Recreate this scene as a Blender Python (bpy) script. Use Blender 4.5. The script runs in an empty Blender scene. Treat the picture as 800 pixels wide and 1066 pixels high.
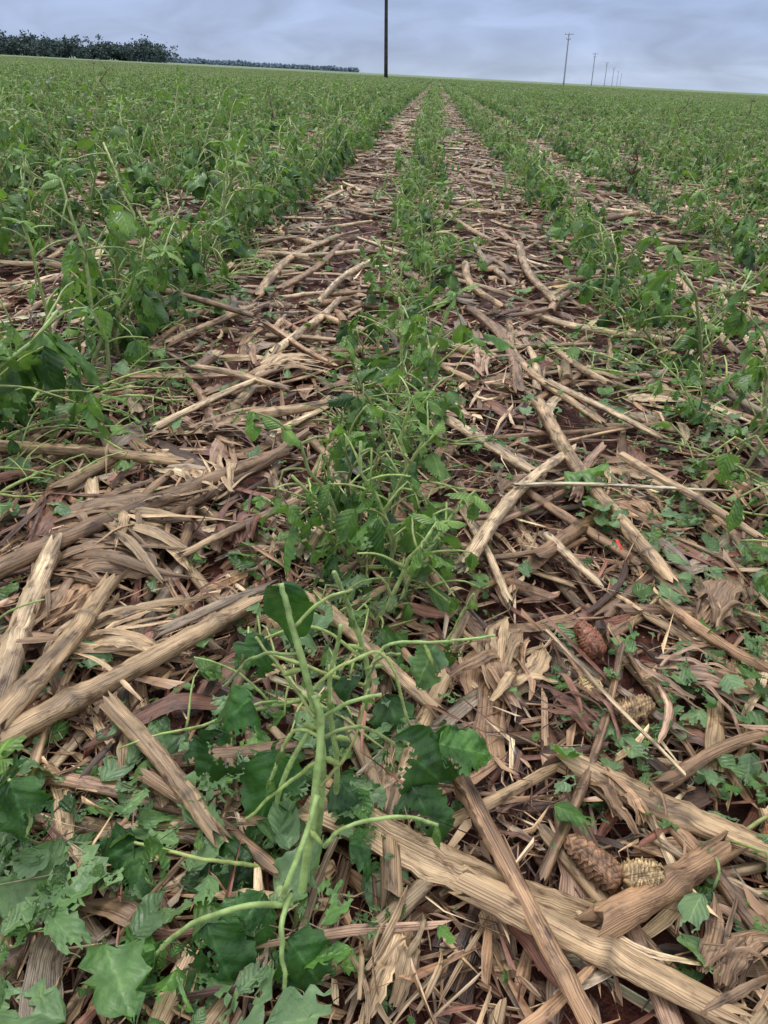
import bpy, math, random
import numpy as np
from mathutils import Vector, noise

SL = 0.045          # cross slope of the field (radians)
ROWS0, RSP = -0.06, 0.55
scene = bpy.context.scene
npr = np.random.default_rng(7)
random.seed(7)

# ------------------------------------------------------------------ materials
def new_mat(name):
    m = bpy.data.materials.new(name); m.use_nodes = True
    nt = m.node_tree; nt.nodes.clear()
    return m, nt, nt.nodes, nt.links
def nd(ns, typ, **kw):
    n = ns.new(typ)
    for k, v in kw.items(): setattr(n, k, v)
    return n
def mathn(ns, lk, op, a, b=None, clamp=False):
    n = ns.new('ShaderNodeMath'); n.operation = op; n.use_clamp = clamp
    for i, s in enumerate((a, b)):
        if s is None: continue
        if isinstance(s, (int, float)): n.inputs[i].default_value = s
        else: lk.new(s, n.inputs[i])
    return n.outputs[0]
def mixc(ns, lk, fac, a, b, mode='MIX'):
    n = ns.new('ShaderNodeMix'); n.data_type = 'RGBA'; n.blend_type = mode
    for idx, s in ((0, fac), (6, a), (7, b)):
        if isinstance(s, (int, float)): n.inputs[idx].default_value = s
        elif isinstance(s, tuple): n.inputs[idx].default_value = (*s, 1)
        else: lk.new(s, n.inputs[idx])
    return n.outputs[2]
def ramp(ns, lk, src, stops):
    n = ns.new('ShaderNodeValToRGB')
    while len(n.color_ramp.elements) < len(stops): n.color_ramp.elements.new(0.5)
    for e, (p, c) in zip(n.color_ramp.elements, stops):
        e.position = p; e.color = (*c, 1) if len(c) == 3 else c
    lk.new(src, n.inputs[0]); return n.outputs[0]

def residue_material():
    m, nt, ns, lk = new_mat('dry_corn_fibre')
    out = nd(ns, 'ShaderNodeOutputMaterial'); p = nd(ns, 'ShaderNodeBsdfPrincipled')
    col = nd(ns, 'ShaderNodeAttribute', attribute_name='Col')
    uv = nd(ns, 'ShaderNodeAttribute', attribute_name='puv')
    mp = nd(ns, 'ShaderNodeMapping'); mp.inputs['Scale'].default_value = (12, 1000, 37)
    lk.new(uv.outputs['Vector'], mp.inputs[0])
    n1 = nd(ns, 'ShaderNodeTexNoise'); n1.inputs['Scale'].default_value = 1; n1.inputs['Detail'].default_value = 4
    lk.new(mp.outputs[0], n1.inputs['Vector'])
    mp2 = nd(ns, 'ShaderNodeMapping'); mp2.inputs['Scale'].default_value = (45, 130, 91)
    lk.new(uv.outputs['Vector'], mp2.inputs[0])
    n2 = nd(ns, 'ShaderNodeTexNoise'); n2.inputs['Scale'].default_value = 1; n2.inputs['Detail'].default_value = 5
    n2.inputs['Roughness'].default_value = 0.65
    lk.new(mp2.outputs[0], n2.inputs['Vector'])
    f1 = ramp(ns, lk, n1.outputs[0], [(0.32, (0.38, 0.32, 0.28)), (0.48, (0.95, 0.93, 0.91)), (0.7, (1.38, 1.37, 1.34))])
    f2 = ramp(ns, lk, n2.outputs[0], [(0.33, (0.20, 0.14, 0.11)), (0.46, (0.83, 0.80, 0.77)), (0.7, (1.24, 1.22, 1.19))])
    c = mixc(ns, lk, 1.0, col.outputs['Color'], f1, 'MULTIPLY')
    c = mixc(ns, lk, 1.0, c, f2, 'MULTIPLY')
    lk.new(c, p.inputs['Base Color'])
    r = mathn(ns, lk, 'MULTIPLY_ADD', n2.outputs[0], 0.5); r.node.inputs[2].default_value = 0.15
    lk.new(r, p.inputs['Roughness'])
    p.inputs['Specular IOR Level'].default_value = 0.5
    b = nd(ns, 'ShaderNodeBump'); b.inputs['Strength'].default_value = 0.8; b.inputs['Distance'].default_value = 0.0014
    hsum = mathn(ns, lk, 'ADD', n1.outputs[0], n2.outputs[0])
    lk.new(hsum, b.inputs['Height']); lk.new(b.outputs[0], p.inputs['Normal'])
    lk.new(p.outputs[0], out.inputs[0])
    return m

def leaf_material():
    m, nt, ns, lk = new_mat('soybean_leaf')
    out = nd(ns, 'ShaderNodeOutputMaterial'); p = nd(ns, 'ShaderNodeBsdfPrincipled')
    col = nd(ns, 'ShaderNodeAttribute', attribute_name='Col')
    uv = nd(ns, 'ShaderNodeAttribute', attribute_name='puv')
    sx = nd(ns, 'ShaderNodeSeparateXYZ'); lk.new(uv.outputs['Vector'], sx.inputs[0])
    tc = nd(ns, 'ShaderNodeTexCoord')
    n1 = nd(ns, 'ShaderNodeTexNoise'); n1.inputs['Scale'].default_value = 60; n1.inputs['Detail'].default_value = 5
    lk.new(tc.outputs['Object'], n1.inputs['Vector'])
    n3 = nd(ns, 'ShaderNodeTexNoise'); n3.inputs['Scale'].default_value = 500; n3.inputs['Detail'].default_value = 3
    lk.new(tc.outputs['Object'], n3.inputs['Vector'])
    sabs = mathn(ns, lk, 'ABSOLUTE', sx.outputs[1])
    k = mathn(ns, lk, 'MULTIPLY', sabs, 0.3)
    k = mathn(ns, lk, 'SUBTRACT', sx.outputs[0], k)
    k = mathn(ns, lk, 'MULTIPLY', k, 7.0)
    k = mathn(ns, lk, 'ADD', k, mathn(ns, lk, 'MULTIPLY', n1.outputs[0], 0.5))
    k = mathn(ns, lk, 'FRACT', k)
    k = mathn(ns, lk, 'SUBTRACT', k, 0.5)
    k = mathn(ns, lk, 'ABSOLUTE', k)
    vein = nd(ns, 'ShaderNodeMapRange'); vein.inputs[1].default_value = 0.0; vein.inputs[2].default_value = 0.08
    vein.inputs[3].default_value = 1; vein.inputs[4].default_value = 0
    lk.new(k, vein.inputs[0])
    mid = nd(ns, 'ShaderNodeMapRange'); mid.inputs[1].default_value = 0.02; mid.inputs[2].default_value = 0.07
    mid.inputs[3].default_value = 1; mid.inputs[4].default_value = 0
    lk.new(sabs, mid.inputs[0])
    v = mathn(ns, lk, 'MAXIMUM', mathn(ns, lk, 'MULTIPLY', vein.outputs[0], 0.4), mid.outputs[0])
    f = ramp(ns, lk, n1.outputs[0], [(0.3, (0.5, 0.54, 0.56)), (0.5, (1, 1, 1)), (0.72, (1.5, 1.38, 1.2))])
    c = mixc(ns, lk, 1.0, col.outputs['Color'], f, 'MULTIPLY')
    lightc = mixc(ns, lk, 1.0, c, (2.1, 1.9, 1.9), 'MULTIPLY')
    c2 = mixc(ns, lk, mathn(ns, lk, 'MULTIPLY', v, 0.5), c, lightc)
    geo = nd(ns, 'ShaderNodeNewGeometry')
    under = mixc(ns, lk, 0.40, c2, (0.18, 0.29, 0.15))
    c3 = mixc(ns, lk, geo.outputs['Backfacing'], c2, under)
    lk.new(c3, p.inputs['Base Color'])
    rr = ramp(ns, lk, n1.outputs[0], [(0.35, (0.28,)*3), (0.65, (0.5,)*3)])
    lk.new(rr, p.inputs['Roughness'])
    p.inputs['Specular IOR Level'].default_value = 0.45
    b = nd(ns, 'ShaderNodeBump'); b.inputs['Strength'].default_value = 0.75; b.inputs['Distance'].default_value = 0.0015
    hh = mathn(ns, lk, 'ADD', mathn(ns, lk, 'MULTIPLY', k, 0.8), n1.outputs[0])
    hh = mathn(ns, lk, 'ADD', hh, mathn(ns, lk, 'MULTIPLY', n3.outputs[0], 0.35))
    lk.new(hh, b.inputs['Height']); lk.new(b.outputs[0], p.inputs['Normal'])
    tr = nd(ns, 'ShaderNodeBsdfTranslucent')
    tcx = mixc(ns, lk, 1.0, c3, (1.55, 1.7, 0.5), 'MULTIPLY'); lk.new(tcx, tr.inputs[0])
    mx = nd(ns, 'ShaderNodeMixShader'); mx.inputs[0].default_value = 0.27
    lk.new(p.outputs[0], mx.inputs[1]); lk.new(tr.outputs[0], mx.inputs[2])
    lk.new(mx.outputs[0], out.inputs[0])
    return m

def stem_material():
    m, nt, ns, lk = new_mat('soybean_stem')
    out = nd(ns, 'ShaderNodeOutputMaterial'); p = nd(ns, 'ShaderNodeBsdfPrincipled')
    col = nd(ns, 'ShaderNodeAttribute', attribute_name='Col')
    tc = nd(ns, 'ShaderNodeTexCoord')
    n1 = nd(ns, 'ShaderNodeTexNoise'); n1.inputs['Scale'].default_value = 140; n1.inputs['Detail'].default_value = 4
    lk.new(tc.outputs['Object'], n1.inputs['Vector'])
    f = ramp(ns, lk, n1.outputs[0], [(0.3, (0.58, 0.58, 0.48)), (0.6, (1.12, 1.1, 1.1))])
    c = mixc(ns, lk, 1.0, col.outputs['Color'], f, 'MULTIPLY')
    lk.new(c, p.inputs['Base Color']); p.inputs['Roughness'].default_value = 0.45
    p.inputs['Sheen Weight'].default_value = 0.2
    b = nd(ns, 'ShaderNodeBump'); b.inputs['Strength'].default_value = 0.5; b.inputs['Distance'].default_value = 0.0008
    lk.new(n1.outputs[0], b.inputs['Height']); lk.new(b.outputs[0], p.inputs['Normal'])
    lk.new(p.outputs[0], out.inputs[0])
    return m

def soil_material():
    m, nt, ns, lk = new_mat('red_soil')
    out = nd(ns, 'ShaderNodeOutputMaterial'); p = nd(ns, 'ShaderNodeBsdfPrincipled')
    tc = nd(ns, 'ShaderNodeTexCoord')
    def noi(sc, det=5, ro=0.6):
        n = nd(ns, 'ShaderNodeTexNoise'); n.inputs['Scale'].default_value = sc
        n.inputs['Detail'].default_value = det; n.inputs['Roughness'].default_value = ro
        lk.new(tc.outputs['Object'], n.inputs['Vector']); return n.outputs[0]
    a = noi(9); b_ = noi(70); c_ = noi(260, 3)
    base = ramp(ns, lk, a, [(0.3, (0.040, 0.012, 0.008)), (0.5, (0.080, 0.023, 0.016)), (0.7, (0.13, 0.042, 0.030))])
    mottle = ramp(ns, lk, b_, [(0.35, (0.45, 0.45, 0.45)), (0.58, (1.1, 1.1, 1.1)), (0.72, (2.0, 1.9, 1.8))])  # fine noise mottling of the soil's own colour
    near = mixc(ns, lk, 1.0, base, mottle, 'MULTIPLY')
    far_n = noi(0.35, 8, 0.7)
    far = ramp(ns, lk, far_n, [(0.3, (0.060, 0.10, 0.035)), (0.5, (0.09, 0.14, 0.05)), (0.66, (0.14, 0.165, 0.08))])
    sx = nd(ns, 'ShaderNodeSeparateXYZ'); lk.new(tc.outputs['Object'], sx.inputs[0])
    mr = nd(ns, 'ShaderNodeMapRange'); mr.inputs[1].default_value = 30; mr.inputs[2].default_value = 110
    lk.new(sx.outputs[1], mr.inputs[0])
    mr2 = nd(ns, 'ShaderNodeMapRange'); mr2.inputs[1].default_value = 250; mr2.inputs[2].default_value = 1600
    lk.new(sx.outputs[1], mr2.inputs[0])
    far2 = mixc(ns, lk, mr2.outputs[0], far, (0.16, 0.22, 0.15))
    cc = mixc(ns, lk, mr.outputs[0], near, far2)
    lk.new(cc, p.inputs['Base Color'])
    rr = ramp(ns, lk, c_, [(0.3, (0.4,)*3), (0.7, (0.85,)*3)])
    lk.new(rr, p.inputs['Roughness'])
    p.inputs['Specular IOR Level'].default_value = 0.25
    bp = nd(ns, 'ShaderNodeBump'); bp.inputs['Strength'].default_value = 1.0; bp.inputs['Distance'].default_value = 0.008
    h = mathn(ns, lk, 'ADD', b_, mathn(ns, lk, 'MULTIPLY', c_, 0.4))
    lk.new(h, bp.inputs['Height']); lk.new(bp.outputs[0], p.inputs['Normal'])
    lk.new(p.outputs[0], out.inputs[0])
    return m

def simple_noise_mat(name, c1, c2, scale, rough=0.8):
    m, nt, ns, lk = new_mat(name)
    out = nd(ns, 'ShaderNodeOutputMaterial'); p = nd(ns, 'ShaderNodeBsdfPrincipled')
    tc = nd(ns, 'ShaderNodeTexCoord')
    n1 = nd(ns, 'ShaderNodeTexNoise'); n1.inputs['Scale'].default_value = scale; n1.inputs['Detail'].default_value = 5
    lk.new(tc.outputs['Object'], n1.inputs['Vector'])
    c = ramp(ns, lk, n1.outputs[0], [(0.35, c1), (0.65, c2)])
    lk.new(c, p.inputs['Base Color']); p.inputs['Roughness'].default_value = rough
    lk.new(p.outputs[0], out.inputs[0])
    return m

M_RES, M_LEAF, M_STEM, M_SOIL = residue_material(), leaf_material(), stem_material(), soil_material()
M_COB = M_RES
M_POLE = simple_noise_mat('weathered_pole_wood', (0.022, 0.018, 0.016), (0.05, 0.042, 0.036), 3)
M_POLEF = simple_noise_mat('grey_concrete_pole', (0.30, 0.33, 0.38), (0.36, 0.40, 0.46), 3)
M_TREE = simple_noise_mat('distant_tree_foliage', (0.050, 0.080, 0.080), (0.080, 0.115, 0.11), 0.25, 0.9)  # bluish tint is distance haze put into the foliage colour
M_TREEF = simple_noise_mat('hazy_tree_foliage', (0.20, 0.27, 0.34), (0.24, 0.31, 0.38), 0.05, 0.95)  # farther line: paler, bluer colour with more haze painted in

# ------------------------------------------------------------------ mesh builder
class MB:
    def __init__(s): s.v=[]; s.f=[]; s.c=[]; s.u=[]; s.m=[]; s.n=0
    def add(s, V, F, C, U, mat=0):
        V = np.asarray(V, float).reshape(-1, 3); k = len(V)
        C = np.asarray(C, float)
        if C.ndim == 1: C = np.tile(C[:3], (k, 1))
        s.v.append(V); s.c.append(C[:, :3]); s.u.append(np.asarray(U, float).reshape(k, 3))
        n = s.n
        s.f.extend([tuple(i+n for i in f) for f in F]); s.m.extend([mat]*len(F))
        s.n += k
    def bulk(s, V, F, C, U, mat=0):
        N, k, _ = V.shape
        F = np.asarray(F); FF = (F[None] + (np.arange(N)*k)[:, None, None] + s.n).reshape(-1, F.shape[1])
        s.v.append(V.reshape(-1, 3)); s.c.append(C.reshape(-1, 3)); s.u.append(U.reshape(-1, 3))
        s.f.extend(map(tuple, FF.tolist())); s.m.extend([mat]*len(FF)); s.n += N*k
    def obj(s, name, mats, smooth=True, slope=True, link=True):
        me = bpy.data.meshes.new(name)
        V = np.concatenate(s.v); me.from_pydata(V.tolist(), [], s.f)
        for m in mats: me.materials.append(m)
        a = me.attributes.new('Col', 'FLOAT_COLOR', 'POINT')
        C = np.ones((len(V), 4), np.float32); C[:, :3] = np.clip(np.concatenate(s.c), 0, 1)
        a.data.foreach_set('color', C.ravel())
        a = me.attributes.new('puv', 'FLOAT_VECTOR', 'POINT')
        a.data.foreach_set('vector', np.concatenate(s.u).astype(np.float32).ravel())
        me.polygons.foreach_set('material_index', s.m)
        if smooth: me.polygons.foreach_set('use_smooth', [True]*len(me.polygons))
        me.update()
        o = bpy.data.objects.new(name, me)
        if link: scene.collection.objects.link(o)
        if slope: o.rotation_euler = (0, SL, 0)
        return o

def H(x, y):
    d = math.hypot(x, y); fade = max(0.0, 1 - d/12)
    if fade <= 0: return 0.0
    return fade*(0.012*noise.noise((x*4, y*4, 0)) + 0.006*noise.noise((x*13, y*13, 5)) + 0.003*noise.noise((x*40, y*40, 9)))

def unit(v):
    v = np.asarray(v, float); return v/max(np.linalg.norm(v), 1e-9)

def gridfaces(na, nc, off=0):
    return [(i*nc+j, i*nc+j+1, (i+1)*nc+j+1, (i+1)*nc+j) for i in range(na-1) for j in range(nc-1)]

def tube(mb, path, radii, sides, col, mat=0, cap=True, uv_seed=None, cols=None, hairs=0):
    P = np.asarray(path, float); n = len(P)
    T = np.gradient(P, axis=0); T /= np.maximum(np.linalg.norm(T, axis=1, keepdims=True), 1e-9)
    ref = np.array([0, 0, 1.0]) if abs(T[0][2]) < 0.8 else np.array([1.0, 0, 0])
    ang = np.linspace(0, 2*math.pi, sides, endpoint=False)
    V=[]; U=[]; C=[]; L = 0
    sd = npr.random()*20 if uv_seed is None else uv_seed
    for i in range(n):
        a = unit(np.cross(T[i], ref)); b = np.cross(a, T[i])
        if i: L += np.linalg.norm(P[i]-P[i-1])
        r = radii[i]
        for th in ang:
            V.append(P[i] + r*(math.cos(th)*a + math.sin(th)*b)); U.append((L, abs(th-math.pi)*r, sd))
            C.append(cols[i] if cols is not None else col)
    F = [(i*sides+j, i*sides+(j+1) % sides, (i+1)*sides+(j+1) % sides, (i+1)*sides+j) for i in range(n-1) for j in range(sides)]
    if cap:
        F.append(tuple(range(sides))[::-1]); F.append(tuple((n-1)*sides+j for j in range(sides)))
    mb.add(V, F, np.array(C), U, mat)
    if hairs:
        N=int(hairs*L*1000)
        if N<1: return
        f=npr.random(N)*(n-1.001); i=f.astype(int); fr=(f-i)[:,None]
        c=P[i]*(1-fr)+P[i+1]*fr; rad=np.asarray(radii)[i]
        d=npr.normal(size=(N,3)); d-=T[i]*np.sum(d*T[i],1)[:,None]; d/=np.linalg.norm(d,axis=1,keepdims=True)
        w=np.cross(T[i],d)*.00008
        b0=c+d*(rad*.9)[:,None]; tip=b0+d*npr.uniform(.0006,.0015,N)[:,None]+T[i]*npr.normal(0,.0004,N)[:,None]
        Vh=np.stack([b0-w,b0+w,tip],1)
        mb.bulk(Vh,[(0,1,2)],np.full((N,3,3),(.45,.52,.26)),np.zeros((N,3,3)),mat)

TAN=(0.55,0.40,0.25); PALE=(0.72,0.57,0.39); MID=(0.33,0.215,0.135); GREY=(0.34,0.275,0.215); RED=(0.22,0.10,0.07); DARK=(0.075,0.040,0.030); WOOD=(0.43,0.27,0.16); PINK=(0.44,0.29,0.21)
PAL = np.array([TAN, PALE, MID, GREY, RED, DARK, WOOD, PINK]); PW = np.array([.17,.10,.17,.08,.19,.13,.08,.08]); PW/=PW.sum()
def pcol(rng): 
    return PAL[rng.choice(len(PAL), p=PW)]*rng.uniform(0.6, 1.15)

def stalk(mb, rng, p0, p1, r, col, bend=0.01, split=False, sides=12, step=0.018):
    p0=np.array(p0,float); p1=np.array(p1,float); L=np.linalg.norm(p1-p0)
    n=max(4,int(L/step)); t=np.linspace(0,1,n)
    d=unit(p1-p0); side=unit(np.cross(d,[0,0,1])); up=np.cross(side,d)
    ph=rng.uniform(0,6); bd=rng.normal()*bend
    node_sp=rng.uniform(0.09,0.16)/L; noff=rng.uniform(0,node_sp)
    col=np.array(col); sd=rng.uniform(0,50)
    flat=rng.uniform(0.5,0.92)
    a0,a1=(0,2*math.pi) if not split else (-0.15*math.pi,1.12*math.pi)
    roll=rng.uniform(-0.6,0.6) + (math.pi if split and rng.random()<.5 else 0)
    ang=np.linspace(a0,a1,sides,endpoint=split)
    V=[];C=[];U=[]
    jag=rng.uniform(-1,1,(2,sides))*r*1.9
    dents=rng.uniform(0.88,1.06,(n,sides)); ridge=rng.uniform(.9,1.06,sides)
    for i,tt in enumerate(t):
        nd_=abs(((tt-noff)/node_sp+0.5)%1-0.5)*node_sp*L
        bul=1+0.15*math.exp(-(nd_/0.006)**2)
        rr=r*bul*(1-0.22*tt)
        cen=p0+(p1-p0)*tt+side*bd*math.sin(math.pi*tt)*L*4+up*0.004*math.sin(7*tt+ph)*L
        k=1-0.6*math.exp(-(nd_/0.003)**2)
        for j,th in enumerate(ang):
            e=0
            if i==0: e=-abs(jag[0,j])*1.3
            if i==n-1: e=abs(jag[1,j])*1.3
            q=cen+rr*dents[i,j]*ridge[j]*(math.cos(th+roll)*side+flat*math.sin(th+roll)*up)+d*e
            mot=0.82+0.45*noise.noise((tt*L*22,sd+j*.35,0))
            gr=np.array([1,.98,.96]) if noise.noise((tt*L*9,sd+9+j*.2,3))<.18 else np.array([.55,.52,.52])
            V.append(q); U.append((tt*L,abs(th-math.pi)*rr,sd)); C.append(col*k*mot*gr)
    s=sides
    if split:
        F=[(i*s+j,i*s+j+1,(i+1)*s+j+1,(i+1)*s+j) for i in range(n-1) for j in range(s-1)]
        mb.add(V,F,np.array(C),U)
        V=np.array(V).reshape(n,s,3); e0=V[:,0]; e1=V[:,-1]; mids=(e0+e1)/2-(V[:,s//2]-(e0+e1)/2)*-0.35
        W=np.stack([e0,(e0+mids)/2,mids,(mids+e1)/2,e1],1).reshape(-1,3)
        Uu=np.zeros((n*5,3)); Uu[:,0]=np.repeat(t*L,5); Uu[:,1]=np.tile(np.linspace(0,2*r,5),n); Uu[:,2]=sd+3
        mb.add(W,gridfaces(n,5),np.clip(col*1.05+0.02,0,.6),Uu)
    else:
        F=[(i*s+j,i*s+(j+1)%s,(i+1)*s+(j+1)%s,(i+1)*s+j) for i in range(n-1) for j in range(s)]
        mb.add(V,F,np.array(C),U)
        for ring,sg,cc in ((0,-1,p0),(n-1,1,p1)):
            R=np.array(V[ring*s:(ring+1)*s]); cen=R.mean(0)-d*sg*r*0.8
            W=np.vstack([R,[cen]]); F2=[(j,(j+1)%s,s) for j in range(s)]
            CC=np.tile(np.clip(col*1.0,0,.6),(s+1,1)); CC[-1]=col*0.25
            Uu=np.zeros((s+1,3)); Uu[:,1]=np.linspace(0,.05,s+1); Uu[:,2]=sd
            mb.add(W,F2,CC,Uu)

def ribbon(mb, rng, c, yaw, L, W, col, na=12, nc=6, curve=0.5, lift=0.02, twist=0.6, cup=0.15, roll=0.0, taper=0.8, pitch=0.0, wav=0.0, zmin=None, frombase=False, ribs=.03):
    t=np.linspace(0,1,na)
    h=yaw+curve*(t-0.5)+rng.normal(0,0.08,na).cumsum()*0.3
    ds=L/(na-1); dx=np.cos(h)*ds; dy=np.sin(h)*ds
    X=np.cumsum(dx)-dx[0]; Y=np.cumsum(dy)-dy[0]
    if not frombase: X-=X.mean(); Y-=Y.mean()
    Z=lift*np.sin(math.pi*t)+pitch*(t if frombase else (t-.5))*L+0.2*lift*np.sin(t*rng.uniform(5,14)+rng.uniform(0,6))
    w=W*np.minimum(1,np.maximum(0.06,(np.sin(np.pi*np.clip(0.12+0.88*t,0,1))**0.6)*taper+(1-taper)))*rng.uniform(.8,1.15,na)
    ro=roll+twist*(t-0.5)
    s=np.linspace(-1,1,nc)
    lat=np.stack([-np.sin(h)*np.cos(ro),np.cos(h)*np.cos(ro),np.sin(ro)],1)
    tan=np.stack([np.cos(h),np.sin(h),0*h],1); nor=np.cross(tan,lat)
    rib=rng.normal(0,ribs,nc)
    P=np.stack([X+c[0],Y+c[1],Z+c[2]],1)[:,None,:]+lat[:,None,:]*(s[None,:,None]*w[:,None,None]/2)\
      +nor[:,None,:]*((cup*(1-s**2)[None,:]+rib[None,:]+wav*np.sin(t*17+rng.uniform(0,6))[:,None]*(s**2)[None,:])*w[:,None])[:,:,None]
    if nc>3:
        e=rng.uniform(0,.35,nc)*L; P[-1]+=tan[-1]*(e[:,None]*.35); P[0]-=tan[0]*(rng.uniform(0,.2,nc)*L)[:,None]*.3
    P=P.reshape(-1,3)
    zm=(c[2]-.02) if zmin is None else zmin
    P[:,2]=np.maximum(P[:,2],zm)
    U=np.zeros((na*nc,3)); U[:,0]=np.repeat(t*L,nc); U[:,1]=np.tile(s*W/2,na); U[:,2]=rng.uniform(0,50)
    cv=np.array(col)[None]*(0.8+0.4*rng.random(na*nc))[:,None]
    mb.add(P,gridfaces(na,nc),cv,U)

def husk(mb, rng, c, yaw, L=0.17, W=0.06, n=5, col=None, spread=0.5):
    base=np.array(TAN if col is None else col)
    for k in range(2):
        ribbon(mb,rng,(c[0]+rng.normal()*.006,c[1]+rng.normal()*.006,c[2]+.003*k),yaw+rng.uniform(-.35,.35),L*rng.uniform(.7,1),W*rng.uniform(.4,.75),base*rng.uniform(.6,1.05),
               na=18,nc=13,curve=rng.uniform(-1.1,1.1),lift=rng.uniform(.004,.014),twist=rng.uniform(-.8,.8),cup=rng.uniform(.04,.2),roll=rng.uniform(-.3,.3),taper=.85,wav=rng.uniform(0,.08),frombase=True,ribs=.035)
    for k in range(n*3):
        ribbon(mb,rng,(c[0]+rng.normal()*.012,c[1]+rng.normal()*.012,c[2]+rng.uniform(0,.012)),yaw+rng.normal()*spread,L*rng.uniform(.35,1.1),W*rng.uniform(.06,.24),base*rng.uniform(.45,1.25),
               na=12,nc=4,curve=rng.uniform(-1.4,1.4),lift=rng.uniform(.002,.014),twist=rng.uniform(-1.6,1.6),cup=rng.uniform(0,.3),roll=rng.uniform(-.4,.4),taper=.7,frombase=True)

def splinters(mb, rng, N, x0,x1,y0,y1, Lr=(0.012,0.09), Wr=(0.0012,0.006), zr=(0.0,0.022), ext=None, bendv=.12, bright=1.0, pdir=False):
    x=rng.uniform(x0,x1,N); y=rng.uniform(y0,y1,N)
    if ext is None:      # patchy cover: let soil show in places
        keep=np.array([noise.noise((a*6,b*6,2))+.6*noise.noise((a*17,b*17,7))>-.15 for a,b in zip(x,y)])|(rng.random(N)<.25)
        x=x[keep]; y=y[keep]; N=len(x)
    z=np.array([H(a,b) for a,b in zip(x,y)]) if ext is None else np.zeros(N)
    zf=rng.random(N)**1.4
    z=z+zr[0]+(zr[1]-zr[0])*zf
    yaw=rng.uniform(0,math.pi,N); 
    if pdir: yaw=np.where(rng.random(N)<.5,rng.normal(math.pi/2,.6,N),yaw)
    L=Lr[0]+(Lr[1]-Lr[0])*rng.random(N)**2.2; W=Wr[0]+(Wr[1]-Wr[0])*rng.random(N)**2
    pit=rng.normal(0,.14,N); rol=rng.normal(0,.5,N)
    d=np.stack([np.cos(yaw)*np.cos(pit),np.sin(yaw)*np.cos(pit),np.sin(pit)],1)
    lat=np.stack([-np.sin(yaw)*np.cos(rol),np.cos(yaw)*np.cos(rol),np.sin(rol)],1)
    up=np.cross(d,lat); c=np.stack([x,y,z],1)
    bend=rng.normal(0,bendv,N)
    V=np.zeros((N,9,3)); U=np.zeros((N,9,3))
    for i,t in enumerate((-.5,0,.5)):
        ww=W*(1 if i==1 else 0.6)
        for j,s in enumerate((-.5,0,.5)):
            V[:,i*3+j]=c+d*((t+ (0 if i==1 else 1)*(j-1)*.06)*L)[:,None]+lat*(s*ww)[:,None]+lat*((bend*L)*(1-4*t*t))[:,None]+up*((0.35*ww)*(1-4*s*s))[:,None]
            U[:,i*3+j,0]=t*L; U[:,i*3+j,1]=s*W
    U[:,:,2]=rng.uniform(0,50,N)[:,None]
    C=PAL[rng.choice(len(PAL),N,p=PW)]*(bright*rng.uniform(.6,1.2,N)*(.26+.98*zf**.65))[:,None]     # darker with depth: shade painted into the colour, plus wet soil stain
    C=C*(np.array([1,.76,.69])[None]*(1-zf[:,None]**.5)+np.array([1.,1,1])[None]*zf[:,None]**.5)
    C=np.repeat(C[:,None,:],9,1)
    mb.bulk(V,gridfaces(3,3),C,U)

def residue(mb, rng, x0,x1,y0,y1, d_st, d_rb, d_sp, hero=True, flat=False, Lmax=.22, Wmax=.026, rmax=.0115):
    A=(x1-x0)*(y1-y0)
    for _ in range(int(A*d_st)):
        x,y=rng.uniform(x0,x1),rng.uniform(y0,y1)
        yaw=rng.normal(math.pi/2,0.8); L=rng.uniform(.06,.40)*rng.uniform(.5,1); r=.003+(rmax-.003)*rng.random()
        z=(0 if flat else H(x,y))+r*0.7+rng.uniform(0.004,.022); pit=rng.normal(0,.05)
        d=np.array([math.cos(yaw),math.sin(yaw),pit])*L/2
        c=np.array([x,y,z])
        col=np.array([TAN,PALE,GREY,WOOD,MID,PINK][rng.choice(6,p=[.36,.22,.09,.14,.09,.10])])*rng.uniform(.6,1.15)
        stalk(mb,rng,c-d,c+d,r,col,bend=.012,split=rng.random()<.3,sides=10 if hero else 6,step=.015 if hero else .06)
    for _ in range(int(A*d_rb)):
        x,y=rng.uniform(x0,x1),rng.uniform(y0,y1)
        z=(0 if flat else H(x,y))+rng.uniform(0.002,.022)
        ribbon(mb,rng,(x,y,z),rng.uniform(0,6.28),rng.uniform(.04,Lmax),.005+(Wmax-.005)*rng.random()**1.5,pcol(rng),na=10 if hero else 5,nc=6 if hero else 3,
               curve=rng.normal(0,.8),lift=rng.uniform(0,.013),twist=rng.normal(0,.8),cup=rng.uniform(-.15,.2),roll=rng.normal(0,.3),taper=rng.uniform(.2,.9))
    if hero:
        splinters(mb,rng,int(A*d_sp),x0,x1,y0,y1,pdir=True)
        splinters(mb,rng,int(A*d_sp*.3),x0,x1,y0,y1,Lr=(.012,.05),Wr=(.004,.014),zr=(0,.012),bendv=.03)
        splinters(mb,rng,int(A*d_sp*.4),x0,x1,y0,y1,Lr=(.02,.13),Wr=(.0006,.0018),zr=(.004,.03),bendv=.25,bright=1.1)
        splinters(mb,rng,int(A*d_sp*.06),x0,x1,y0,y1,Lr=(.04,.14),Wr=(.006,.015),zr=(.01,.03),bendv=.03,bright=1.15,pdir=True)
    else:
        splinters(mb,rng,int(A*d_sp),x0,x1,y0,y1,ext=True if flat else None, Lr=(.03,.16), Wr=(.003,.015),pdir=True)

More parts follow.
